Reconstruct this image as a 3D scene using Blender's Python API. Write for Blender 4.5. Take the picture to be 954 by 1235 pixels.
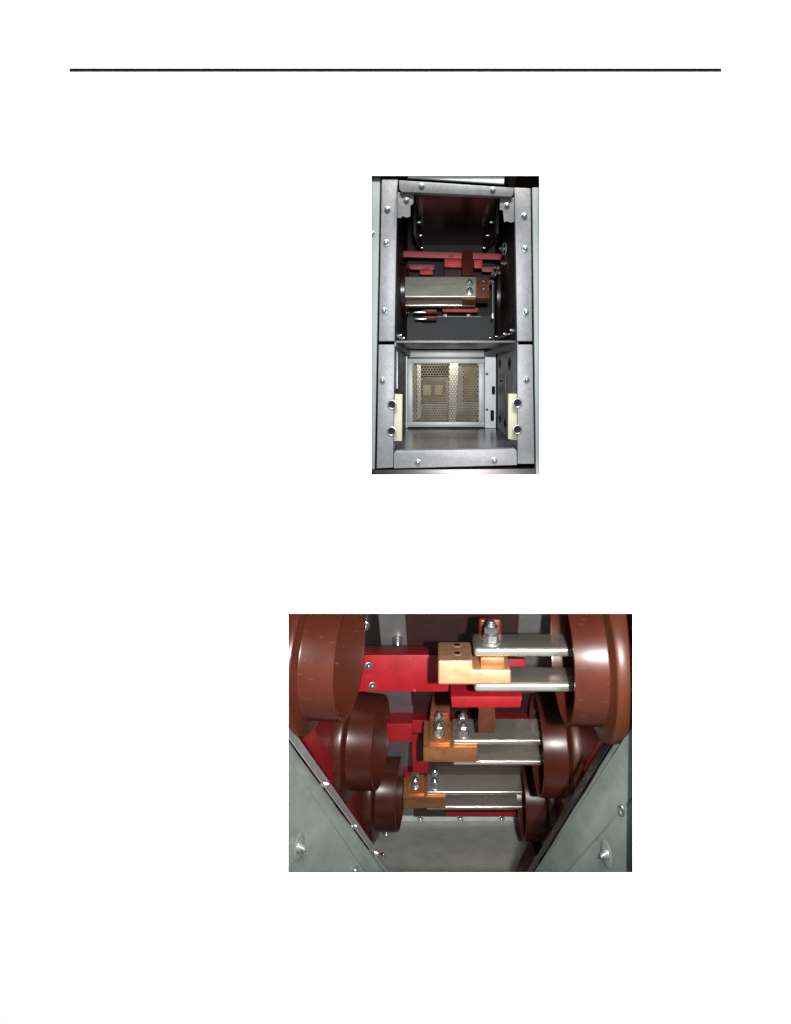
import bpy, bmesh, math, random
from mathutils import Vector, Matrix
random.seed(7)
for o in list(bpy.data.objects): bpy.data.objects.remove(o)
scn = bpy.context.scene
COL = scn.collection

# ------------------------------------------------------------ camera
# photograph pixels (954 x 1235): straight ahead of the lens is CX, CY
CX, CY, F, CAMY = 530.0, 445.0, 800.0, -2.0
cd = bpy.data.cameras.new('Camera'); cam = bpy.data.objects.new('Camera', cd); COL.objects.link(cam)
cam.location = (0, CAMY, 0); cam.rotation_euler = (math.radians(90), 0, 0)
cd.sensor_width = 36; cd.sensor_fit = 'AUTO'; cd.lens = 36*F/1235
cd.shift_x = (477-CX)/1235; cd.shift_y = -(617.5-CY)/1235
cd.clip_start = .05; cd.clip_end = 100
scn.camera = cam

# ------------------------------------------------------------ world, lamps, exposure
w = bpy.data.worlds.new('World'); scn.world = w; w.use_nodes = True
bg = w.node_tree.nodes['Background']; bg.inputs[0].default_value = (.93, .97, 1, 1); bg.inputs[1].default_value = .42
def aim(o, tgt):
    o.rotation_euler = (Vector(tgt)-Vector(o.location)).to_track_quat('-Z', 'Y').to_euler()
def lamp(name, kind, loc, tgt, energy, color=(1,1,1), **kw):
    l = bpy.data.lights.new(name, kind); l.energy = energy; l.color = color
    for k, v in kw.items(): setattr(l, k, v)
    o = bpy.data.objects.new(name, l); COL.objects.link(o); o.location = loc; aim(o, tgt); return o
lamp('page_lamp', 'AREA', (.3, -4.4, 5.6), (.0, 0, -.5), 1150, (1, .99, .97), shape='RECTANGLE', size=3.0, size_y=1.5)
lamp('flash_lamp', 'SPOT', (.26, -1.95, -.04), (.07, .6, -1.28), 650, (1, .96, .92), spot_size=math.radians(40), spot_blend=.35, shadow_soft_size=.035)
lamp('small_flash_lamp', 'SPOT', (.03, -1.95, .12), (.05, .6, -.04), 125, (.95, .98, 1), spot_size=math.radians(30), spot_blend=.4, shadow_soft_size=.03)
vs = scn.view_settings; vs.view_transform = 'Standard'; vs.look = 'None'; vs.exposure = 0; vs.gamma = 1; vs.use_curve_mapping = False
scn.render.resolution_x = 791; scn.render.resolution_y = 1024

# ------------------------------------------------------------ materials
def mat(name, col, rough=.5, metal=0., var=.0, scale=20, bump=0., stretch=(1,1,1), coat=0., col2=None, rvar=0., spec=None, voronoi=False, scratch=0.):
    m = bpy.data.materials.new(name); m.use_nodes = True
    nt = m.node_tree; N = nt.nodes; L = nt.links; b = N['Principled BSDF']
    b.inputs['Roughness'].default_value = rough; b.inputs['Metallic'].default_value = metal
    if spec is not None: b.inputs['Specular IOR Level'].default_value = spec
    if coat: b.inputs['Coat Weight'].default_value = coat; b.inputs['Coat Roughness'].default_value = .12
    c = (*col, 1); b.inputs['Base Color'].default_value = c
    if var or bump or rvar or col2:
        tc = N.new('ShaderNodeTexCoord'); mp = N.new('ShaderNodeMapping'); mp.inputs['Scale'].default_value = stretch
        L.new(tc.outputs['Object'], mp.inputs['Vector'])
        n = N.new('ShaderNodeTexNoise'); n.inputs['Scale'].default_value = scale; n.inputs['Detail'].default_value = 6; n.inputs['Roughness'].default_value = .65
        L.new(mp.outputs[0], n.inputs['Vector']); src = n.outputs['Fac']
        r = N.new('ShaderNodeValToRGB'); e = r.color_ramp.elements
        e[0].position = .3; e[1].position = .7
        a = col2 if col2 else tuple(x*(1-var) for x in col); d = col if col2 else tuple(min(1, x*(1+var)) for x in col)
        e[0].color = (*a, 1); e[1].color = (*d, 1)
        L.new(src, r.inputs[0]); out = r.outputs[0]
        if voronoi:
            v = N.new('ShaderNodeTexVoronoi'); v.inputs['Scale'].default_value = scale*5; L.new(mp.outputs[0], v.inputs['Vector'])
            mx = N.new('ShaderNodeMix'); mx.data_type = 'RGBA'; mx.blend_type = 'OVERLAY'; mx.inputs[0].default_value = .12
            bw = N.new('ShaderNodeRGBToBW'); L.new(v.outputs['Color'], bw.inputs[0])
            L.new(out, mx.inputs[6]); L.new(bw.outputs[0], mx.inputs[7]); out = mx.outputs[2]
        if scratch:
            s = N.new('ShaderNodeTexNoise'); s.inputs['Scale'].default_value = scale*2.2; s.inputs['Detail'].default_value = 3
            mp2 = N.new('ShaderNodeMapping'); mp2.inputs['Scale'].default_value = (1, 7, 7); mp2.inputs['Rotation'].default_value = (.3, .2, .5)
            L.new(tc.outputs['Object'], mp2.inputs['Vector']); L.new(mp2.outputs[0], s.inputs['Vector'])
            sr = N.new('ShaderNodeValToRGB'); sr.color_ramp.elements[0].position = .68; sr.color_ramp.elements[1].position = .78
            L.new(s.outputs['Fac'], sr.inputs[0])
            mm = N.new('ShaderNodeMath'); mm.operation = 'MULTIPLY'; mm.inputs[1].default_value = scratch; L.new(sr.outputs[0], mm.inputs[0])
            mx = N.new('ShaderNodeMix'); mx.data_type = 'RGBA'; L.new(mm.outputs[0], mx.inputs[0]); L.new(out, mx.inputs[6])
            mx.inputs[7].default_value = (.75, .72, .68, 1); out = mx.outputs[2]
        L.new(out, b.inputs['Base Color'])
        if rvar:
            mr = N.new('ShaderNodeMapRange'); mr.inputs['To Min'].default_value = rough-rvar; mr.inputs['To Max'].default_value = rough+rvar
            L.new(src, mr.inputs['Value']); L.new(mr.outputs[0], b.inputs['Roughness'])
        if bump:
            bp = N.new('ShaderNodeBump'); bp.inputs['Strength'].default_value = bump; bp.inputs['Distance'].default_value = .004
            L.new(src, bp.inputs['Height']); L.new(bp.outputs[0], b.inputs['Normal'])
    return m
M = dict(
 paper=mat('paper', (.93, .93, .93), .9, var=.01, scale=4),
 ink=mat('ink', (.012, .011, .011), .8, spec=0.),
 post=mat('galvanised_post', (.165, .166, .172), .45, .35, var=.08, scale=28, bump=.10, voronoi=True, rvar=.08),
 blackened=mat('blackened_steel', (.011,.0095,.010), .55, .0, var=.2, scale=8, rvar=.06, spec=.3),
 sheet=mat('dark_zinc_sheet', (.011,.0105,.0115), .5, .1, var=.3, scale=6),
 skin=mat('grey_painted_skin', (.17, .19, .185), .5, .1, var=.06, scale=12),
 panel=mat('galvanised_panel', (.150, .178, .168), .46, .3, var=.28, scale=4.5, bump=.06, rvar=.13, scratch=.06),
 floor=mat('zinc_floor', (.60, .64, .63), .45, .15, var=.14, scale=9, rvar=.08),
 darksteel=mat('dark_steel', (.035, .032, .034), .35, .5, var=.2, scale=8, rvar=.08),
 scarlet=mat('scarlet_block', (.66, .02, .022), .5, var=.1, scale=20),
 glossfloor=mat('glossy_zinc_floor', (.12, .12, .125), .24, .5, var=.12, scale=9, rvar=.06),
 ceil=mat('red_reflection_gloss', (.045, .016, .013), .24, .3, var=.5, scale=6),  # reddish base and patches paint in blurred reflections of the red beams
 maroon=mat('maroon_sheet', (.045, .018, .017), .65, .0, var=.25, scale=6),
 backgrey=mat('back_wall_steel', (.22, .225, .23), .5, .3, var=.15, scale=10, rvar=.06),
 red=mat('red_fibreglass', (.30, .007, .014), .42, var=.20, scale=9, rvar=.1, scratch=.10),
 pink=mat('faded_red_fibreglass', (.42, .045, .075), .5, var=.10, scale=18),
 brown=mat('brown_epoxy', (.058, .0130, .0072), .30, var=.14, scale=7, spec=.36, rvar=.09, scratch=.10, bump=.015),
 brown_dark=mat('dark_brown_epoxy', (.03, .011, .010), .28, var=.1, scale=9),
 rust=mat('orange_brown_epoxy', (.062, .0165, .0065), .38, var=.14, scale=7, spec=.36, rvar=.09, scratch=.08),
 copper=mat('copper', (.62, .27, .12), .36, .7, var=.24, scale=14, stretch=(1,2,2), bump=.05, rvar=.08),
 copper_bright=mat('bright_copper', (.95, .53, .29), .42, .80, var=.14, scale=14, stretch=(1,2,2), bump=.06, rvar=.1),
 copper_dull=mat('dull_copper', (.27, .092, .052), .40, .45, var=.22, scale=18, rvar=.1),
 silver=mat('silver_plated_bar', (.86, .83, .74), .25, .88, var=.10, scale=5, stretch=(.6,3,3), rvar=.08, scratch=.03),
 silver_matte=mat('dull_silver_bar', (.66, .65, .53), .40, .6, var=.2, scale=10, stretch=(1,3,3), rvar=.1, scratch=.2),
 riser=mat('dark_copper', (.12, .022, .014), .4, .3, var=.15, scale=14),
 zinc=mat('zinc_bolt', (.78, .80, .82), .24, .93, var=.1, scale=40, rvar=.08),
 bolt=mat('dull_bolt', (.26, .28, .275), .35, .8, var=.15, scale=60),
 black=mat('black_rubber', (.010, .010, .011), .7, spec=.1),
 cream=mat('cream_plastic', (.34, .32, .24), .5, var=.05, scale=14),
 bright=mat('bright_zinc_sheet', (.60, .62, .62), .42, .2, var=.08, scale=18),
 mesh=mat('brass_coloured_mesh', (.125, .098, .06), .4, .5, var=.6, scale=14),
 tan=mat('tan_board', (.085, .055, .035), .6, var=.25, scale=12),
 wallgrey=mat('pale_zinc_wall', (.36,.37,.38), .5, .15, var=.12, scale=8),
 white=mat('white_duct', (.75, .74, .73), .5, var=.05, scale=10),
 green=mat('olive_backdrop', (.10, .10, .035), .7, var=.3, scale=12),
 wood=mat('brown_backdrop', (.06, .028, .014), .7, var=.3, scale=12),
)

# ------------------------------------------------------------ helpers
W = {}
def P(px, py, d): return Vector(((px-CX)/F*d, d+CAMY, (CY-py)/F*d))
def link(o, world, parent=None):
    COL.objects.link(o)
    if parent is not None:
        o.parent = parent; o.matrix_parent_inverse = W[parent].inverted()
    o.matrix_basis = world; W[o] = world.copy(); return o
def tag(o, label, cat, group=None):
    o['label'] = label; o['category'] = cat
    if group: o['group'] = group
    return o
def thing(name, loc, label, cat, group=None):
    o = bpy.data.objects.new(name, None); o.empty_display_size = .02
    link(o, Matrix.Translation(loc)); return tag(o, label, cat, group)
def obj(name, bm, m, parent=None, xf=None, bevel=0., seg=2, smooth=None):
    """one mesh object; its origin goes to the middle of its points"""
    bmesh.ops.recalc_face_normals(bm, faces=bm.faces)
    if bevel:
        es = [e for e in bm.edges if len(e.link_faces) == 2 and e.calc_face_angle(0) > .5]
        bmesh.ops.bevel(bm, geom=es, offset=bevel, segments=seg, profile=.6, affect='EDGES', clamp_overlap=True)
    if xf is not None: bmesh.ops.transform(bm, matrix=xf, verts=bm.verts)
    c = sum((v.co for v in bm.verts), Vector())/len(bm.verts)
    bmesh.ops.translate(bm, vec=-c, verts=bm.verts)
    me = bpy.data.meshes.new(name); bm.to_mesh(me); bm.free(); me.materials.append(M[m])
    if smooth or (bevel and smooth is None):
        for p in me.polygons: p.use_smooth = True
        me.set_sharp_from_angle(angle=math.radians(smooth if smooth else 40))
    return link(bpy.data.objects.new(name, me), Matrix.Translation(c), parent)
def prism(pts, ext, bm=None):
    bm = bm or bmesh.new(); a = [bm.verts.new(p) for p in pts]; b = [bm.verts.new(Vector(p)+Vector(ext)) for p in pts]
    n = len(a); bm.faces.new(a); bm.faces.new(b[::-1])
    for i in range(n): bm.faces.new((a[i], b[i], b[(i+1) % n], a[(i+1) % n]))
    return bm
def box(x0, x1, y0, y1, z0, z1, bm=None):
    return prism([(x0,y0,z0),(x1,y0,z0),(x1,y0,z1),(x0,y0,z1)], (0,y1-y0,0), bm)
def pxpoly(pts, d, thick, bm=None):
    """plate facing the viewer: outline measured at distance d, real thickness going back"""
    return prism([P(*p, d) if len(p) == 2 else P(*p) for p in pts], (0, thick, 0), bm)
def rect(x0, y0, x1, y1, d, thick): return pxpoly([(x0,y0),(x1,y0),(x1,y1),(x0,y1)], d, thick)
def lathe(prof, n=48, bm=None, cap=False):
    """profile of (radius, z) turned about z"""
    bm = bm or bmesh.new(); rings = []
    for r, z in prof:
        if r < 1e-6: rings.append([bm.verts.new((0,0,z))])
        else: rings.append([bm.verts.new((r*math.cos(2*math.pi*i/n), r*math.sin(2*math.pi*i/n), z)) for i in range(n)])
    for a, b in zip(rings, rings[1:]):
        for i in range(n):
            j = (i+1) % n
            if len(a) == 1: bm.faces.new((a[0], b[i], b[j]))
            elif len(b) == 1: bm.faces.new((a[i], a[j], b[0]))
            else: bm.faces.new((a[i], a[j], b[j], b[i]))
    return bm
def frame_to(loc, axis, scale=1., spin=0.):
    q = Vector(axis).to_track_quat('Z', 'Y')
    return Matrix.Translation(loc) @ q.to_matrix().to_4x4() @ Matrix.Rotation(spin, 4, 'Z') @ Matrix.Scale(scale, 4)
def shared(name, bm, m, smooth=35):
    bmesh.ops.recalc_face_normals(bm, faces=bm.faces)
    me = bpy.data.meshes.new(name); bm.to_mesh(me); bm.free(); me.materials.append(M[m])
    for p in me.polygons: p.use_smooth = True
    me.set_sharp_from_angle(angle=math.radians(smooth)); return me
def put(name, me, world, parent): return link(bpy.data.objects.new(name, me), world, parent)

# shared hardware meshes, unit = bolt thread radius 1
def nut_bm(R=1.75, h=1.5):
    bm = bmesh.new(); n = 6
    def ring(r, z): return [bm.verts.new((r*math.cos(math.pi/3*i), r*math.sin(math.pi/3*i), z)) for i in range(6)]
    rs = [ring(R*.86, 0), ring(R, .22), ring(R, h-.22), ring(R*.86, h)]
    for a, b in zip(rs, rs[1:]):
        for i in range(6): bm.faces.new((a[i], a[(i+1)%6], b[(i+1)%6], b[i]))
    bm.faces.new(rs[0][::-1]); bm.faces.new(rs[-1]); return bm
def stud_bm(h):
    prof = [(0,0),(.95,0)]; z = 0
    while z < h-.4: prof += [(1,z+.08),(.84,z+.2)]; z += .27
    prof += [(.8,h-.15),(.62,h),(0,h)]
    return lathe(prof, 14)
NUT = shared('hex_nut', nut_bm(), 'zinc', 25)
STUD = shared('stud', stud_bm(4.6), 'zinc')
WASHER = shared('washer', lathe([(0,0),(2.0,0),(2.05,.08),(2.05,.28),(1.95,.36),(0,.36)], 24), 'zinc')
def dome_bm():
    bm = lathe([(0,0),(2.1,0),(2.15,.1),(2.15,.35),(1.9,.45),(1.55,.5)], 16)
    lathe([(1.45,.3),(1.4,.9),(1.15,1.4),(.75,1.7),(.35,1.8),(0,1.82)], 16, bm); return bm
SCREW = shared('dome_screw', dome_bm(), 'bolt')
SCREWZ = shared('bright_dome_screw', dome_bm(), 'zinc')
CONE = shared('cone_screw', lathe([(0,0),(1.5,0),(1.55,.5),(1.3,.7),(1.05,2.2),(.5,3.2),(0,3.4)], 16), 'zinc')
SOCKET = shared('socket', lathe([(1.2,0),(2.3,0),(2.35,.3),(2.2,.55),(1.9,.6),(1.7,.5),(1.65,.0)], 24), 'bolt')
WELL = shared('socket_well', lathe([(1.72,.12),(.5,.08),(0,.08)], 24), 'black')
def screw(parent, px, py, d, r=.0045, axis=(0,-1,0), me=None, name='screw'):
    return put(name, me or SCREW, frame_to(P(px,py,d), axis, r, random.random()*6), parent)
def stack(parent, loc, axis, r, name='stud_bolt'):
    """stud with washer and two nuts, as a part with sub-parts"""
    s = put(name, STUD, frame_to(loc, axis, r), parent); ax = Vector(axis).normalized(); loc = Vector(loc)
    put('washer', WASHER, frame_to(loc, axis, r), s)
    put('nut', NUT, frame_to(loc+ax*.36*r, axis, r, random.random()), s)
    put('nut', NUT, frame_to(loc+ax*2.0*r, axis, r*.93, random.random()), s)
    return s

# ------------------------------------------------------------ the page: a thin white sheet with two picture openings
PAGE = 2.0
xs = [-260, 347.5, 448, 650.5, 763.2, 1210]; ys = [-260, 212, 572.6, 740, 1052.8, 1500]
bm = bmesh.new(); vv = {(i,j): bm.verts.new(P(xs[i], ys[j], PAGE)) for i in range(6) for j in range(6)}
for i in range(5):
    for j in range(5):
        if (i == 2 and j == 1) or (i in (1,2,3) and j == 3): continue
        bm.faces.new((vv[i,j], vv[i+1,j], vv[i+1,j+1], vv[i,j+1]))
ret = bmesh.ops.extrude_face_region(bm, geom=bm.faces[:])
bmesh.ops.translate(bm, vec=(0,.002,0), verts=[g for g in ret['geom'] if isinstance(g, bmesh.types.BMVert)])
pg = obj('page', bm, 'paper'); pg['kind'] = 'structure'
ru = obj('rule_line', rect(83.7, 82.4, 870, 86.2, PAGE-.001, .0008), 'ink')
tag(ru, 'thin black horizontal rule printed across the top of the white page', 'line')

# ============================================================ UPPER PICTURE: cabinet seen from the front
D = 2.009
fr = thing('cabinet', P(549, 572, D), 'galvanised steel cabinet front with screwed posts and rails, in the narrow upper picture', 'cabinet')
# closed box added behind the opening to stop world light leaking in
x0, x1 = P(425,0,2.0).x, P(672,0,2.0).x; z0, z1 = P(0,600,2.0).z, P(0,185,2.0).z
def shell(x0, x1, y0, y1, z0, z1, t, m, parent, name):
    for nm, b in (('side', box(x0-t, x0, y0, y1+t, z0-t, z1+t)), ('side', box(x1, x1+t, y0, y1+t, z0-t, z1+t)),
                  ('side', box(x0, x1, y0, y1+t, z1, z1+t)), ('side', box(x0, x1, y0, y1+t, z0-t, z0)), ('side', box(x0, x1, y1, y1+t, z0, z1))):
        obj(name, b, m, parent)
shell(x0, x1, .0021, 1.34, z0, z1, .02, 'blackened', fr, 'light_shield')
# outer skins left and right
sk = obj('side_skin', pxpoly([(436,214),(458.6,214),(451.8,566),(436,566)], D+.004, .04), 'skin', fr, bevel=.002)
screw(sk, 449, 282, D+.004, .004)
obj('side_skin', pxpoly([(641.8,226),(664,226),(664,600),(646.8,600)], D+.004, .04), 'skin', fr, bevel=.002)
obj('base_skin', pxpoly([(436,566.8),(646.2,565.2),(646.2,600),(436,600)], D+.03, .04), 'darksteel', fr, bevel=.002)
# posts (two lengths each side) with their screws
def post(pts, screws, sockets=()):
    p = obj('post', pxpoly(pts, D, .035), 'post', fr, bevel=.0025)
    for x, y in screws: screw(p, x, y, D, .0048)
    for x, y in sockets:
        f = frame_to(P(x,y,D-.0005), (0,-1,0), .0064); put('socket', SOCKET, f, p); put('socket_well', WELL, f, p)
post([(460.3,215.5),(480.2,216),(479,231),(475.9,411.5),(456.8,411.5)], [(467.3,253),(465.8,293),(463.5,375)])
post([(456.6,415.5),(476,415.5),(474.2,564),(454.2,565)], [(461.5,459)], [(472.8,488),(472.2,520)])
post([(620.3,226),(640,227),(642,411.5),(623.6,411.5),(621.3,260)], [(632.3,261),(633.3,300),(634.3,377)])
post([(623.8,415.5),(642.2,415.5),(644.6,559.5),(624.2,559.5)], [(635,458)], [(624,486),(624,518)])
# header rail, sill, gussets
r = obj('header_rail', pxpoly([(481,217.3),(620,226.4),(619,235),(616.5,237.3),(484.6,231.3),(481.5,228.5)], D-.004, .03), 'post', fr, bevel=.002)
screw(r, 508.5, 224.8, D-.004, .0046); screw(r, 594.3, 229.6, D-.004, .0046)
r = obj('sill_rail', pxpoly([(474.8,565),(474.8,547),(477.5,543.6),(621,541.2),(623.6,544),(623.6,561)], D-.003, .035), 'post', fr, bevel=.002)
screw(r, 504, 557.5, D-.003, .0048); screw(r, 596.3, 555.3, D-.003, .0048)
g = obj('gusset', pxpoly([(479.5,231.8),(499,232.5),(498.5,246),(495,248),(495,261),(490,262.5),(486,260.5),(483,263),(478,262)], D+.012, .005), 'post', fr, bevel=.001)  # jagged bottom shapes the flash shadow boundary into the plate
screw(g, 490.3, 242, D+.012, .0046)
g = obj('gusset', pxpoly([(603,237.5),(620.8,238),(621,267),(616,268.5),(611,266.5),(608,268),(606.5,253.5),(602.6,253)], D+.012, .005), 'post', fr, bevel=.001)  # lower outline again follows the flash shadow edge
screw(g, 611.3, 248.3, D+.012, .0046)
# interior of the upper compartment
def wall(name, pts, ext, m, bevel=.0): return obj(name, prism([P(*p) for p in pts], ext, ), m, fr, bevel=bevel)
XL, XR = P(476.5,0,2.07).x, P(623.5,0,2.07).x
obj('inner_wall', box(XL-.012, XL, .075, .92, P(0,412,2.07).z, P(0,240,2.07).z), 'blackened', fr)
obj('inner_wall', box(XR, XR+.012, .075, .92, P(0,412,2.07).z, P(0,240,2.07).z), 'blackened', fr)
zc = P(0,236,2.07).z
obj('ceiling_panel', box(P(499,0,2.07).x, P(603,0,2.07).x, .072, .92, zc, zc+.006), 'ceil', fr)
for s, X in ((-1, P(499,0,2.07).x), (1, P(603,0,2.07).x)):
    b = obj('baffle', prism([(X-.004,.16,zc-.001),(X-.004,.85,zc-.001),(X-.004,.85,zc-.05),(X-.004,.16,zc-.10)], (.008,0,0)), 'blackened', fr)
    for d_, py in ((2.28,268),(2.46,284),(2.66,299)):
        xw = X-s*.0042; z = P(0,py,d_).z
        put('screw', CONE, frame_to((xw, d_+CAMY, z), (-s,-.3,0), .0042), b)
# back of the upper compartment
zb0, zb1 = P(0,424,2.9).z, P(0,250,2.9).z
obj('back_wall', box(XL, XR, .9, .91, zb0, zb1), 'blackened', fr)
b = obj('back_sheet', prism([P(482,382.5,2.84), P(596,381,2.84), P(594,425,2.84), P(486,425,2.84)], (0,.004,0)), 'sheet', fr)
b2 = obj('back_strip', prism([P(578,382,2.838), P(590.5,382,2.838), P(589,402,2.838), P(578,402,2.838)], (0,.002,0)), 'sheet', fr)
for x in (537, 565): screw(b, x, 379.5, 2.83, .004, me=SCREWZ)
lp = obj('sheet_lip', rect(520, 381.2, 580, 382.4, 2.82, .012), 'backgrey', fr)
# shelf between the compartments: its lip at the back and a rail along each side
obj('shelf_lip', rect(493, 422.3, 584, 431, 2.78, .02), 'bright', fr, bevel=.002)
obj('shelf_rail', prism([P(476,411.5,2.08), P(476,418,2.08), P(494,429.5,2.76), P(494,424.5,2.76)], (.004,0,0)), 'backgrey', fr)
obj('shelf_rail', prism([P(623.5,412.5,2.08), P(623.5,420.5,2.08), P(584,430,2.76), P(584,424.5,2.76)], (.004,0,0)), 'backgrey', fr)
obj('shelf', box(XL, XR, .08, .74, P(0,413,2.07).z, P(0,413,2.07).z+.006), 'darksteel', fr)
# lower compartment
zf = P(0,542,2.06).z
obj('floor_sheet', box(XL-.01, XR+.01, .06, .80, zf-.006, zf), 'glossfloor', fr)
zt = P(0,417,2.07).z
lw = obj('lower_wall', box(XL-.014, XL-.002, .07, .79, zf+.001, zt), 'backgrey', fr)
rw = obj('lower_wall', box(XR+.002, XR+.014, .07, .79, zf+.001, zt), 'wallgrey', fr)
def on_right(px, py):      # the point of the right wall seen at that pixel
    d = (XR+.0015)*F/(px-CX); return Vector((XR+.0015, d+CAMY, (CY-py)/F*d))
for px, py, a, h in ((602.8,438,.062,.022),(614.5,438.5,.05,.024),(603,505,.055,.019),(609,511,.05,.02)):
    c = on_right(px, py); e = .0012
    obj('diamond_hole', prism([c+Vector((-e,-a,0)), c+Vector((-e,0,h)), c+Vector((-e,a,0)), c+Vector((-e,0,-h))], (e*.8,0,0)), 'black', rw)
c = on_right(606, 459.5)
obj('slot_rim', prism([c+Vector((-.004, .085*math.cos(t), .009*math.sin(t))) for t in [i*math.pi/8 for i in range(16)]], (.0035,0,0)), 'bright', rw)
obj('slot_hole', prism([c+Vector((-.0055, .065*math.cos(t), .005*math.sin(t))) for t in [i*math.pi/8 for i in range(16)]], (.001,0,0)), 'black', rw)
c = on_right(606, 463)
obj('cover_plate', prism([c+Vector((-.003,-.13,-.032)), c+Vector((-.003,-.13,.036)), c+Vector((-.003,.11,.036)), c+Vector((-.003,.11,-.032))], (.002,0,0)), 'skin', rw)
for py0, py1, x in ((466,475,595.5),(495,507,594)): obj('latch', rect(x-1.6, py0, x+1.8, py1, 2.70, .03), 'black', rw, bevel=.002)
obj('latch', rect(475, 469, 481, 474.5, 2.10, .02), 'black', lw, bevel=.002)
obj('hinge_bar', rect(478.2, 424, 479.6, 470, 2.16, .012), 'bright', lw, bevel=.001)

# perforated screen at the back of the lower compartment
DS = 2.79
ps = thing('perforated_screen', P(538, 516, DS), 'square perforated metal screen in a pale frame at the cabinet back', 'screen')
X0,X1,Z1,Z0 = P(491.5,0,DS).x, P(584.5,0,DS).x, P(0,432.5,DS).z, P(0,515,DS).z
A0,A1,B1,B0 = P(497.5,0,DS).x, P(577.5,0,DS).x, P(0,438.2,DS).z, P(0,509,DS).z
for nm, b in (('frame_rail', box(X0,X1,DS+CAMY,DS+CAMY+.012,B1,Z1)), ('frame_rail', box(X0,X1,DS+CAMY,DS+CAMY+.012,Z0,B0)),
              ('frame_stile', box(X0,A0,DS+CAMY,DS+CAMY+.012,B0,B1)), ('frame_stile', box(A1,X1,DS+CAMY,DS+CAMY+.012,B0,B1))):
    obj(nm, b, 'bright', ps, bevel=.001)
# pierced sheet: hexagonal webs round each hole
nx, nz = 24, 24; bm = bmesh.new(); y = DS+CAMY+.006; px_ = (A1-A0)/nx; pz_ = (B1-B0)/nz
for j in range(nz):
    for i in range(nx-(j % 2)):
        cx = A0+(i+.5+.5*(j % 2))*px_; cz = B0+(j+.5)*pz_
        o_ = [bm.verts.new((cx+.58*px_*math.sin(k*math.pi/3), y, cz+.667*pz_*math.cos(k*math.pi/3))) for k in range(6)]
        n_ = [bm.verts.new((cx+.44*px_*math.sin(k*math.pi/3), y, cz+.50*pz_*math.cos(k*math.pi/3))) for k in range(6)]
        for k in range(6): bm.faces.new((o_[k], o_[(k+1)%6], n_[(k+1)%6], n_[k]))
for j in range(1, nz, 2):
    for xa in (A0, A1-.5*px_): 
        f = [bm.verts.new((xa+u*px_*.5, y+.0004, B0+(j+v)*pz_)) for u, v in ((0,0),(1,0),(1,1),(0,1))]; bm.faces.new(f)
ms = obj('pierced_sheet', bm, 'mesh', ps); ms['kind'] = 'stuff'
for x_a, x_b in ((483.5,491.2),(585,598)):
    f = obj('mounting_flange', rect(x_a, 425, x_b, 516, DS+.004, .006), 'bright', ps)
    for py in (451, 494):
        xx = 487.3 if x_a < 500 else 587.2
        put('screw', SCREW, frame_to(P(xx,py,DS+.004), (0,-1,0), .003), f)
obj('foot_strip', rect(494, 515.6, 578, 517, DS-.03, .01), 'black', ps)
# what stands behind the screen
rc = obj('rear_board', rect(486, 428, 592, 520, 3.12, .01), 'brown_dark', None); tag(rc, 'tan board at the very back, seen through the screen holes', 'board')
o = obj('rear_duct', prism([P(542.5,436,2.90), P(553,436,2.90), P(549.5,512,2.90), P(540.5,512,2.90)], (0,.03,0)), 'white', None, bevel=.002)
tag(o, 'white vertical strip behind the perforated screen', 'strip')
o = obj('rear_box', rect(508, 441, 541, 454, 2.98, .05), 'black', None, bevel=.004); tag(o, 'dark box behind the upper left of the perforated screen', 'box')
t = thing('rear_relay', P(522, 500, 2.98), 'pale square relay block behind the left of the perforated screen', 'relay')
obj('body', rect(508, 458, 538, 486, 3.0, .05), 'tan', t, bevel=.006)
for x in (515, 529): obj('cap', rect(x-5, 464, x+5, 477, 2.985, .014), 'cream', t, bevel=.006)
o = obj('rear_cover', rect(559, 442, 576, 483, 2.95, .03), 'tan', None, bevel=.004); tag(o, 'pinkish tan cover behind the right of the perforated screen', 'cover')
o = obj('rear_channel', rect(503, 440, 507.5, 505, 2.93, .02), 'white', None, bevel=.002); tag(o, 'thin pale channel behind the left edge of the perforated screen', 'channel')
lamp('rear_compartment_lamp', 'AREA', (P(538,0,2.95).x, .86, P(0,428,2.95).z), (P(538,0,2.95).x, 1.05, P(0,480,2.95).z), .5, (1, .86, .66), shape='RECTANGLE', size=.25, size_y=.05)

# cream blocks on the lower posts
for pts, lab in (([(476,475.2),(485.2,475.8),(484.8,532),(474.6,532)], 'left'), ([(613,475),(623.6,475),(623.9,531),(612.8,529.5)], 'right')):
    o = obj('insulating_block', pxpoly(pts, D+.012, .03), 'cream', None, bevel=.002)
    tag(o, 'cream plastic block beside the sockets of the lower %s post, upper picture' % lab, 'block', 'cream insulating blocks')

# red support beams
def beam(name, pts, d, thick, m, label, marks=None):
    o = obj(name, pxpoly(pts, d, thick), m, None, bevel=.0015); tag(o, label, 'beam', 'red supports in the upper picture')
    if marks:
        for k in range(3):
            x, y = marks; obj('printed_mark', rect(x+k*2.6, y, x+k*2.6+.9, y+3.0, d-.0012, .001), 'ink', o)
    return o
beam('support_beam', [(477,302.3),(606.5,306),(606.3,313.2),(477,309.6)], 2.56, .02, 'pink', 'long pinkish red beam crossing the dark cabinet above the bus bar, upper picture', (541.5,307.4))
beam('support_beam', [(492.5,318.8),(524,319.2),(523.2,325.4),(494.5,325)], 2.66, .02, 'pink', 'short pinkish beam on the left under the long beam, upper picture', (511,322.6))
beam('support_beam', [(581,321.5),(596.5,322),(596,328.2),(581.5,327.6)], 2.66, .02, 'pink', 'short pinkish beam on the right, beside the small bolts, upper picture')
beam('support_block', [(536.2,311.6),(556.8,311.8),(556.8,322.5),(536,322)], 2.60, .05, 'scarlet', 'bright red block left of the upright copper strip, upper picture')
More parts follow.
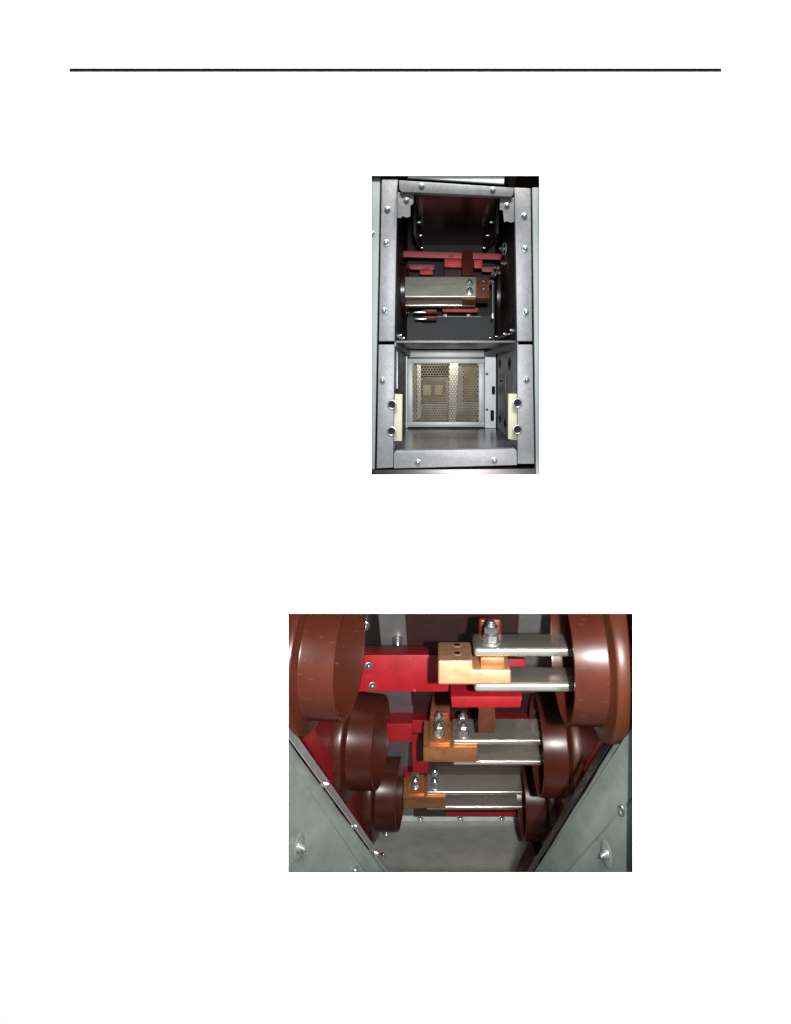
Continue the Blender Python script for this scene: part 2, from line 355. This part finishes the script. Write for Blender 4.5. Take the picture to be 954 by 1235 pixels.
beam('support_block', [(571.6,311.8),(582,312.2),(581.4,323.4),(571.6,323.2)], 2.60, .05, 'scarlet', 'small bright red block right of the upright copper strip, upper picture')
beam('support_block', [(506,325.8),(522,325.6),(522,331.2),(506.4,331)], 2.67, .05, 'scarlet', 'small red block under the short left beam, upper picture')
beam('support_block', [(536,323),(571,324),(571,340),(536,340)], 2.68, .03, 'maroon', 'dark maroon block behind the upright copper strip, upper picture')
beam('support_beam', [(533,371),(577,371.3),(576,376.6),(534,376.2)], 2.62, .03, 'scarlet', 'thin red beam just under the silver bus bar, upper picture')

# bus bar assemblies ------------------------------------------------------
def basis(px, py, d, pitch, mirror=1, s=1., yaw=0.):
    return Matrix.Translation(P(px,py,d)) @ Matrix.Rotation(yaw, 4, 'Z') @ Matrix.Rotation(pitch, 4, 'X') @ Matrix.Scale(s, 4) @ Matrix.Scale(mirror, 4, (1,0,0))
def bar_bm(x0, x1, zc, T=.027, W_=.147, y0=0): return box(x0, x1, y0, y0+W_, zc-T/2, zc+T/2)
def part(t, X, name, bm, m, bevel=.003, seg=2):
    return obj(name, bm, m, t, xf=X, bevel=bevel, seg=seg)
# main one of the upper picture: bars run to the left, copper at the right end
X = basis(575, 359.5, 2.42, math.radians(70), -1, .58)
t = thing('bus_bar', P(533, 359, 2.42), 'pair of flat silver bars ending in a copper block, upper picture', 'bus bar')
part(t, X, 'bar', bar_bm(0, .50, 0), 'silver_matte', .010, 3); part(t, X, 'bar', bar_bm(0, .50, -.130, .03, .06), 'silver', .010, 3)
cb = part(t, X, 'copper_block', box(-.082, -.001, .0, .15, -.075, .0), 'copper_dull', .004)
part(t, X, 'copper_tongue', box(.002, .09, .0, .14, -.113, -.016), 'copper', .004)
for y in (.05, .105):
    q = X @ Vector((-.042, y, .0005)); put('hole_rim', SOCKET, frame_to(q, X.to_3x3() @ Vector((0,0,1)), .0042), cb)
    stack(t, X @ Vector((.045, y-.012, .0138)), X.to_3x3() @ Vector((0,0,1)), .0062)
part(t, X, 'copper_riser', box(.02, .09, .152, .33, .0, .02), 'riser', .003)
# two bars further down, mostly hidden
for px, py, L_, lab in ((514, 377, .10, 'second'), (514.5, 385, .09, 'lowest')):
    X = basis(px, py, 2.60, math.radians(14), -1, .5)
    t = thing('bus_bar', P(px-8, py, 2.6), '%s silver bar end with copper tip below the main bar, upper picture' % lab, 'bus bar', 'lower bars, upper picture')
    part(t, X, 'bar', bar_bm(0, L_, 0, .012, .05), 'silver', .004, 2)
    part(t, X, 'copper_block', box(-.085, .035, .004, .1, -.012, .022), 'riser', .004)

# bushings ----------------------------------------------------------------
def bushing(name, center, axis, R, label, group, mats=('brown','brown','rust'), L1=.145, s=1., flange=True):
    """open barrel with a rounded rim at its mouth (z = 0), running back along +z to a stepped flange"""
    t = thing(name, center, label, 'bushing', group); X = frame_to(center, axis, s)
    r = R
    def lob(nm, prof, m, n=72):
        o = obj(nm, lathe(prof, n), m, t, xf=X, smooth=32); return o
    lob('barrel', [(r-.013,.30),(r-.012,.010),(r-.011,.001),(r-.010,.0),(r-.002,.0),(r-.0005,.0015),(r+.003,L1-.006),(r+.005,L1-.001),(r+.009,L1)], mats[0])
    if flange:
        lob('collar', [(r+.006,L1-.001),(r+.014,L1+.004),(r+.040,L1+.006),(r+.050,L1+.010),(r+.055,L1+.018),(r+.056,L1+.056),(r+.052,L1+.066),(r+.03,L1+.072)], mats[1])
        lob('flange', [(r+.02,L1+.06),(r+.060,L1+.072),(r+.072,L1+.085),(r+.075,L1+.13),(r+.066,L1+.16),(r+.01,L1+.165)], mats[2])
    lob('inner_disc', [(r-.013,.28),(.06,.285),(.055,.2),(0,.198)], 'brown_dark', 40)
    return t
# upper picture
G = 'bushings in the upper picture'
bushing('bushing', P(491.5, 350, 2.46), (-1,.05,0), .098, 'dark brown round bushing at the left end of the bus bar, upper picture', G, ('brown_dark','brown_dark','brown_dark'), .05, 1.0)
bt = bushing('bushing', P(606, 356, 2.48), (1,.05,0), .16, 'dark bushing on the right wall with bolts along its rim, upper picture', G, ('brown_dark','maroon','brown_dark'), .02, 1.0, False)
for px, py, d in ((606,317,2.42),(600.5,323,2.42),(597,331,2.42),(594,340,2.42),(602,329,2.44),(609,317.5,2.40)):
    put('bolt', CONE, frame_to(P(px,py,d), (-.8 if px < 604 else .5,-.6,.1), .0055), bt)
o = obj('ring_bracket', lathe([(.9,0),(1,0),(1,.2),(.9,.2),(.9,0)], 32), 'backgrey', None, xf=frame_to(P(609,300,2.30), (-.97,-.2,0), .022)); tag(o, 'small round ring bracket at the upper right wall, upper picture', 'bracket')
put('bolt', CONE, frame_to(P(607,300,2.29), (-.8,-.6,0), .006), o)
o = obj('bracket_strip', rect(593.8, 341, 594.7, 378, 2.44, .004), 'backgrey', None); tag(o, 'thin bright vertical strip right of the copper block, upper picture', 'strip')
obj('clip', rect(593.2, 378, 595.2, 384, 2.435, .006), 'bolt', o)
rail = obj('screw_rail', prism([P(596,409,2.60), P(623,398,2.12), P(623,401,2.12), P(596,411,2.60)], (.006,0,0)), 'darksteel', None); tag(rail, 'dark rail with a row of screws low on the right wall, upper picture', 'rail')
for px, py, d in ((594,408,2.58),(601,406.5,2.48),(611,403.5,2.30),(619.5,399,2.16)): put('screw', CONE, frame_to(P(px,py,d), (-.9,-.4,.2), .0045), rail)
rail = obj('screw_rail', prism([P(477,404,2.12), P(492,411,2.6), P(492,413,2.6), P(477,407,2.12)], (-.006,0,0)), 'darksteel', None); tag(rail, 'dark rail with two screws low on the left wall, upper picture', 'rail')
for px, py, d in ((479.5,405.5,2.16),(484,408.5,2.3)): put('screw', CONE, frame_to(P(px,py,d), (.9,-.4,.2), .0045), rail)
# things above the cabinet
o = obj('roof_channel', pxpoly([(490,205),(609,205),(608,221.6),(492,214.2)], 2.0065, .012), 'bright', None, bevel=.002); tag(o, 'shiny metal channel lying across the top of the cabinet', 'channel')
o = obj('backdrop_board', rect(440, 205, 660, 232, 2.16, .01), 'wood', None); tag(o, 'dark brown board behind the cabinet top, upper picture', 'board')
o = obj('yellow_strip', pxpoly([(612,211),(624,211),(620,226),(614,226)], 2.12, .02), 'green', None); tag(o, 'olive strip behind the right end of the metal channel', 'strip')

# ============================================================ LOWER PICTURE: looking down into the bus compartment
S1, S2, S3 = 2.30, 3.15, 4.00
cab = thing('bus_compartment', P(555, 1052, 3.4), 'grey steel bus compartment with sloping side panels, in the wide lower picture', 'compartment')
shell(-1.05, 1.15, .0021, 2.95, -3.45, -.62, .02, 'darksteel', cab, 'light_shield')  # added light-tight box round the lower compartment
# back wall: leaning plane following the stack of phases
WT, WB = (2.95, 738), (4.66, 990)
def on_back(px, py, off=0.):
    a = P(0, WT[1], WT[0]); b = P(0, WB[1], WB[0])
    # intersect the view ray with the line a-b in the y-z plane
    k = (CY-py)/F; dy, dz = b.y-a.y, b.z-a.z
    u = (k*(a.y-CAMY)-a.z)/(dz-k*dy); d = a.y-CAMY+u*dy-off
    return P(px, py, d)
def backplate(name, pts, m, off=0., t=.006, bevel=.0):
    return obj(name, prism([on_back(x,y,off) for x,y in pts], (0,t,t*.8)), m, cab, bevel=bevel)
backplate('back_wall', [(380,700),(740,700),(700,992),(420,992)], 'backgrey')
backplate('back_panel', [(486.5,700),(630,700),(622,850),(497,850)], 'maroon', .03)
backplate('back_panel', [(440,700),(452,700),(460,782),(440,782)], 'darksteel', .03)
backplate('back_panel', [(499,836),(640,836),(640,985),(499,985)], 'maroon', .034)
bp = backplate('back_batten', [(628,715),(664,715),(664,800),(622,800)], 'backgrey', .045)
q = on_back(480, 768, .0); put('cone_screw', CONE, frame_to(q, (0,-.6,-.5), .0165), cab)
q = on_back(441.5, 753, .03); put('cone_screw', CONE, frame_to(q, (0,-.7,-.2), .012), cab)
# floor with its lip
flo = obj('floor_sheet', prism([P(440,1075,3.72), P(660,1075,3.72), P(634,991,4.58), P(448,991,4.58)], (0,.0,-.006)), 'floor', cab)
lip = obj('floor_lip', prism([P(440,991,4.575), P(640,991,4.575), P(640,984.5,4.575), P(440,984.5,4.575)], (0,.012,0)), 'floor', cab, bevel=.003)
for x in (507, 555, 605): put('screw', SCREWZ, frame_to(P(x,987.5,4.57), (0,-.9,.3), .010), lip)
put('screw', CONE, frame_to(P(462,1033,4.0), (.1,-.5,.8), .011), flo); put('screw', CONE, frame_to(P(646.5,1036,3.95), (-.1,-.5,.8), .009), flo)
put('screw', SCREWZ, frame_to(P(466,1004,4.3), (.1,-.5,.8), .008), flo)
# sloping side panels: folded steel with a return edge
def wavy(a, b, n, amp):
    a, b = Vector(a), Vector(b); return [(*(a.lerp(b, i/n)[:2] + (0,))[:2], a.lerp(b, i/n)[2]) if False else (a.lerp(b,i/n).x+random.uniform(-amp,amp), a.lerp(b,i/n).y, a.lerp(b,i/n).z) for i in range(n+1)]
eL = wavy((340,884,2.06), (474,1066,2.62), 14, .7)
pl = obj('side_panel', prism([P(*p) for p in eL]+[P(330,1066,2.07), P(330,900,2.03)], (-.004,.014,-.004)), 'panel', cab, bevel=.0025)
ret_ = []
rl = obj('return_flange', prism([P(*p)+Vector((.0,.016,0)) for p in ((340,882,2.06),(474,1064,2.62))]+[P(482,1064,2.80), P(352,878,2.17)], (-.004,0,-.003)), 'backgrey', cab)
for px, py, d in ((391,945,2.28),(425.5,995.5,2.44),(451.5,1028,2.56)): put('screw', CONE, frame_to(P(px-3,py,d), (1,-.25,.05), .0085), rl)
eR = wavy((772,846,2.06), (636,1066,2.62), 14, .8)
pr = obj('side_panel', prism([P(*p) for p in eR]+[P(790,1066,2.07), P(790,850,2.03)], (.004,.014,-.004)), 'panel', cab, bevel=.0025)
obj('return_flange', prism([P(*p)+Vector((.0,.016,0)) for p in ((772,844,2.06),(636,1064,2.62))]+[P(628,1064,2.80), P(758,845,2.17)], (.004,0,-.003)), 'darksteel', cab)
def raypl(px, py, pts):     # where the ray through that pixel meets the plane of three points
    a, b, c = [P(*p) for p in pts]; n = (b-a).cross(c-a).normalized(); o = Vector((0,CAMY,0)); r = P(px,py,1)-o
    return o + r*(n.dot(a-o)/n.dot(r)), (n if n.y < 0 else -n)
PL = ((340,884,2.06),(474,1066,2.62),(330,1066,2.07)); PR = ((772,846,2.06),(636,1066,2.62),(790,1066,2.07))
# fold crease on the right panel, and a second layer along the left one
def ridge(pts, tri, m, h, parent):
    ps_ = [raypl(x,y,tri) for x,y in pts]; return obj('folded_strip', prism([p+n*.0005 for p,n in ps_], ps_[0][1]*h*.6), m, parent, bevel=.0015)
ridge([(768,868),(792,868),(790,930),(672,1064),(640,1064)], PR, 'panel', .007, pr)
ridge([(340,905),(345,900),(461,1060),(446,1060)], PL, 'panel', .004, pl)
DIMP = shared('dimple', lathe([(5.2,-.05),(4.2,.22),(3.0,.3),(1.8,.12),(0,.1)], 32), 'panel')
def dimple(px, py, tri, parent, sx=1.):
    q, n = raypl(px, py, tri); dd = put('dimple', DIMP, frame_to(q+n*.003, n, .0095) @ Matrix.Scale(sx, 4, (1,0,0)), parent)
    put('screw', CONE, frame_to(q+n*.003, n+Vector((0,-.2,.2)), .010), dd)
dimple(360, 1021, PL, pl, .5); dimple(732, 1029, PR, pr, .5)
q, n = raypl(752, 976, PR); put('hole_rim', SOCKET, frame_to(q+n*.008, n, .008) @ Matrix.Scale(.7,4,(1,0,0)), pr)
q, n = raypl(427, 1049, PL); put('screw', SCREW, frame_to(q+n*.003, n, .007), pl)

# red mounting plates behind the flanges
def side_plate(Xa, Xb, sgn, label, near):
    pts = [P(*p) for p in near]
    o = obj('mounting_plate', prism(pts, (sgn*.012,0,0)), 'red', None, bevel=.002); return tag(o, label, 'plate', 'red mounting plates')
side_plate(0,0,-1,'red plate behind the three left bushings, lower picture', [(348,862,2.16),(452,1024,4.30),(470,960,4.6),(395,740,3.0),(330,740,2.16)])
side_plate(0,0,1,'red plate behind the three right bushings, lower picture', [(756,850,2.16),(654,1022,4.30),(638,960,4.6),(705,740,3.0),(770,740,2.16)])

# bushings of the lower picture
ranks = ('top','middle','bottom')
for k, (px, py, d) in enumerate(((423,792,S1+.03),(459.5,894,S2+.03),(483.5,954,S3-.05))):
    yaw = math.radians((8.5,8,6)[k])
    bushing('bushing', P(px,py,d), (-math.cos(yaw), math.sin(yaw), 0), .204, '%s of the three brown round bushings on the left, lower picture' % ranks[k], 'bushings in the lower picture', ('brown','brown','brown'), .118)
for k, (px, py, d) in enumerate(((677,791,S1+.03),(646.5,897,S2+.03),(628,960,S3-.08))):
    bushing('bushing', P(px,py,d), (1,.02,0), .218, '%s of the three brown round bushings on the right, lower picture' % ranks[k], 'bushings in the lower picture', ('brown','rust','rust'), .112)

# red supports of the lower picture
def pbeam(pts_top, pts_front, label, m='red', name='support_beam', marks=None):
    """beam with a sloping top face; pts_front 4 px corners (TL TR BR BL) at distance d, pts_top = (far y, far d)"""
    (d, c), (fy, fd) = pts_front, pts_top
    f = [P(x,y,d) for x,y in c]
    back = [P(CX+(c[0][0]-CX)*.985, fy, fd), P(CX+(c[1][0]-CX)*.985, fy, fd)]
    bm = bmesh.new(); v = [bm.verts.new(p) for p in f+back+[f[2]+Vector((0,fd-d,0)), f[3]+Vector((0,fd-d,0))]]
    for q in ((0,1,2,3),(4,5,1,0),(5,4,7,6),(3,2,6,7),(0,3,7,4),(1,5,6,2)): bm.faces.new([v[i] for i in q])
    o = obj(name, bm, m, None, bevel=.004); return tag(o, label, 'beam', 'red supports in the lower picture')
b1 = pbeam((778.5,2.86), (2.66, [(430,790),(546,790),(546,834.5),(430,834.5)]), 'long red beam behind the large copper block, lower picture')
for x,y in ((495,793.5),(500,832.5)): put('rivet', shared('rivet', lathe([(0,0),(1,0),(.8,.5),(0,.7)],12), 'pink'), frame_to(P(x,y,2.659),(0,-1,0),.006), b1)
b2 = pbeam((815,2.66), (2.50, [(543.5,840),(630,840),(627.5,853.5),(545,853.5)]), 'bright red block below the topmost silver bars, lower picture', name='support_block')
pbeam((792,2.75), (2.68, [(608,795),(634,795),(634,830),(608,830)]), 'red block showing between the two topmost silver bars, lower picture', name='support_block')
pbeam((857.5,3.62), (3.40, [(462,868.5),(640,868.5),(640,884),(462,884)]), 'red beam crossing behind the middle silver bars, lower picture')
pbeam((868,3.40), (3.36, [(466,873),(497,873),(497,895),(466,895)]), 'dark red block beside the middle left bushing, lower picture', name='support_block')
pbeam((880,3.75), (3.62, [(496,885),(519,885),(516,932),(498,932)]), 'upright red bracket left of the middle copper bolts, lower picture', name='support_bracket')
pbeam((912,4.2), (4.05, [(487,916),(500,913),(496,935),(487,938)]), 'small red block above the bottom left bushing, lower picture', name='support_block')
pbeam((978,4.36), (4.30, [(538,979.5),(640,979.5),(640,984),(538,984)]), 'thin red beam just above the steel floor, lower picture')
for px, py in ((449,827),(444.5,803)): 
    put('bolt', SCREW, frame_to(P(px,py,2.655), (.3,-1,0), .0075), b1)
o = obj('copper_strip', prism([P(577,852,2.9),P(597,852,2.9),P(597.5,884,2.98),P(577,884,2.98)], (0,.02,0)), 'copper_dull', None, bevel=.002); tag(o, 'dull upright copper strip between red block and middle bars, lower picture', 'strip')

# bus bars of the lower picture
def bus_top():
    X = basis(572, 787, S1, math.radians(-3)); t = thing('bus_bar', P(600, 830, S1), 'topmost pair of silver bars with a large bright copper block, lower picture', 'bus bar', 'bus bars in the lower picture')
    part(t, X, 'bar', bar_bm(0, .52, 0, .032), 'silver', .013, 3); part(t, X, 'bar', bar_bm(0, .52, -.120, .032), 'silver', .013, 3)
    cb = part(t, X, 'copper_block', prism([(x_,-.018,z_) for x_,z_ in ((-.126,-.1025),(.126,-.1025),(.126,-.052),(-.006,-.052),(-.006,-.020),(-.126,-.020))], (0,.18,0)), 'copper_bright', .008, 3)
    part(t, X, 'copper_seat', box(.022, .105, -.004, .11, -.0515, -.0165), 'copper', .005)
    for x, y in ((-.058, .045), (-.056, .125)): put('hole_rim', shared('copper_hole', lathe([(2.1,.0),(2.0,.12),(1.6,.2),(1.4,.1),(0,.06)], 24), 'copper_bright'), frame_to(X @ Vector((x,y,-.0199)), X.to_3x3() @ Vector((0,0,1)), .0085), cb); put('hole', WELL, frame_to(X @ Vector((x,y,-.0180)), X.to_3x3() @ Vector((0,0,1)), .0066), cb)
    stack(t, X @ Vector((.063, .055, .0162)), X.to_3x3() @ Vector((0,0,1)), .0165)
    part(t, X, 'copper_riser', box(.026, .112, .165, .195, -.06, .062), 'riser', .012, 3)
bus_top()
def bus_low(px, py, d, pitch, rank, sp=.118):
    X = basis(px, py, d, pitch); up = X.to_3x3() @ Vector((0,0,1))
    t = thing('bus_bar', P(px+40, py+25, d), '%s pair of silver bars with four bolts and copper end, lower picture' % rank, 'bus bar', 'bus bars in the lower picture')
    part(t, X, 'bar', bar_bm(0, .66, 0, .027), 'silver', .011, 3); part(t, X, 'bar', bar_bm(0, .66, -sp, .027), 'silver', .011, 3)
    part(t, X, 'copper_block', box(-.140, .118, -.012, .16, .02-sp, -.0145), 'copper', .005)
    part(t, X, 'copper_flat', box(-.112, -.012, .004, .165, -.0140, .010), 'copper', .004)
    part(t, X, 'copper_riser', prism([(-.110,.166,-.004),(-.012,.166,-.004),(.010,.40,.055),(-.082,.40,.055)], (0,.0,.03)), 'copper_dull', .006)
    for y in (.048, .112):
        stack(t, X @ Vector((-.066, y, .0105)), up, .0140)
        stack(t, X @ Vector((.052, y-.006, .0138)), up, .0140)
bus_low(546, 896, S2, math.radians(13), 'middle')
bus_low(514, 957.5, S3, math.radians(23), 'lowest', .135)
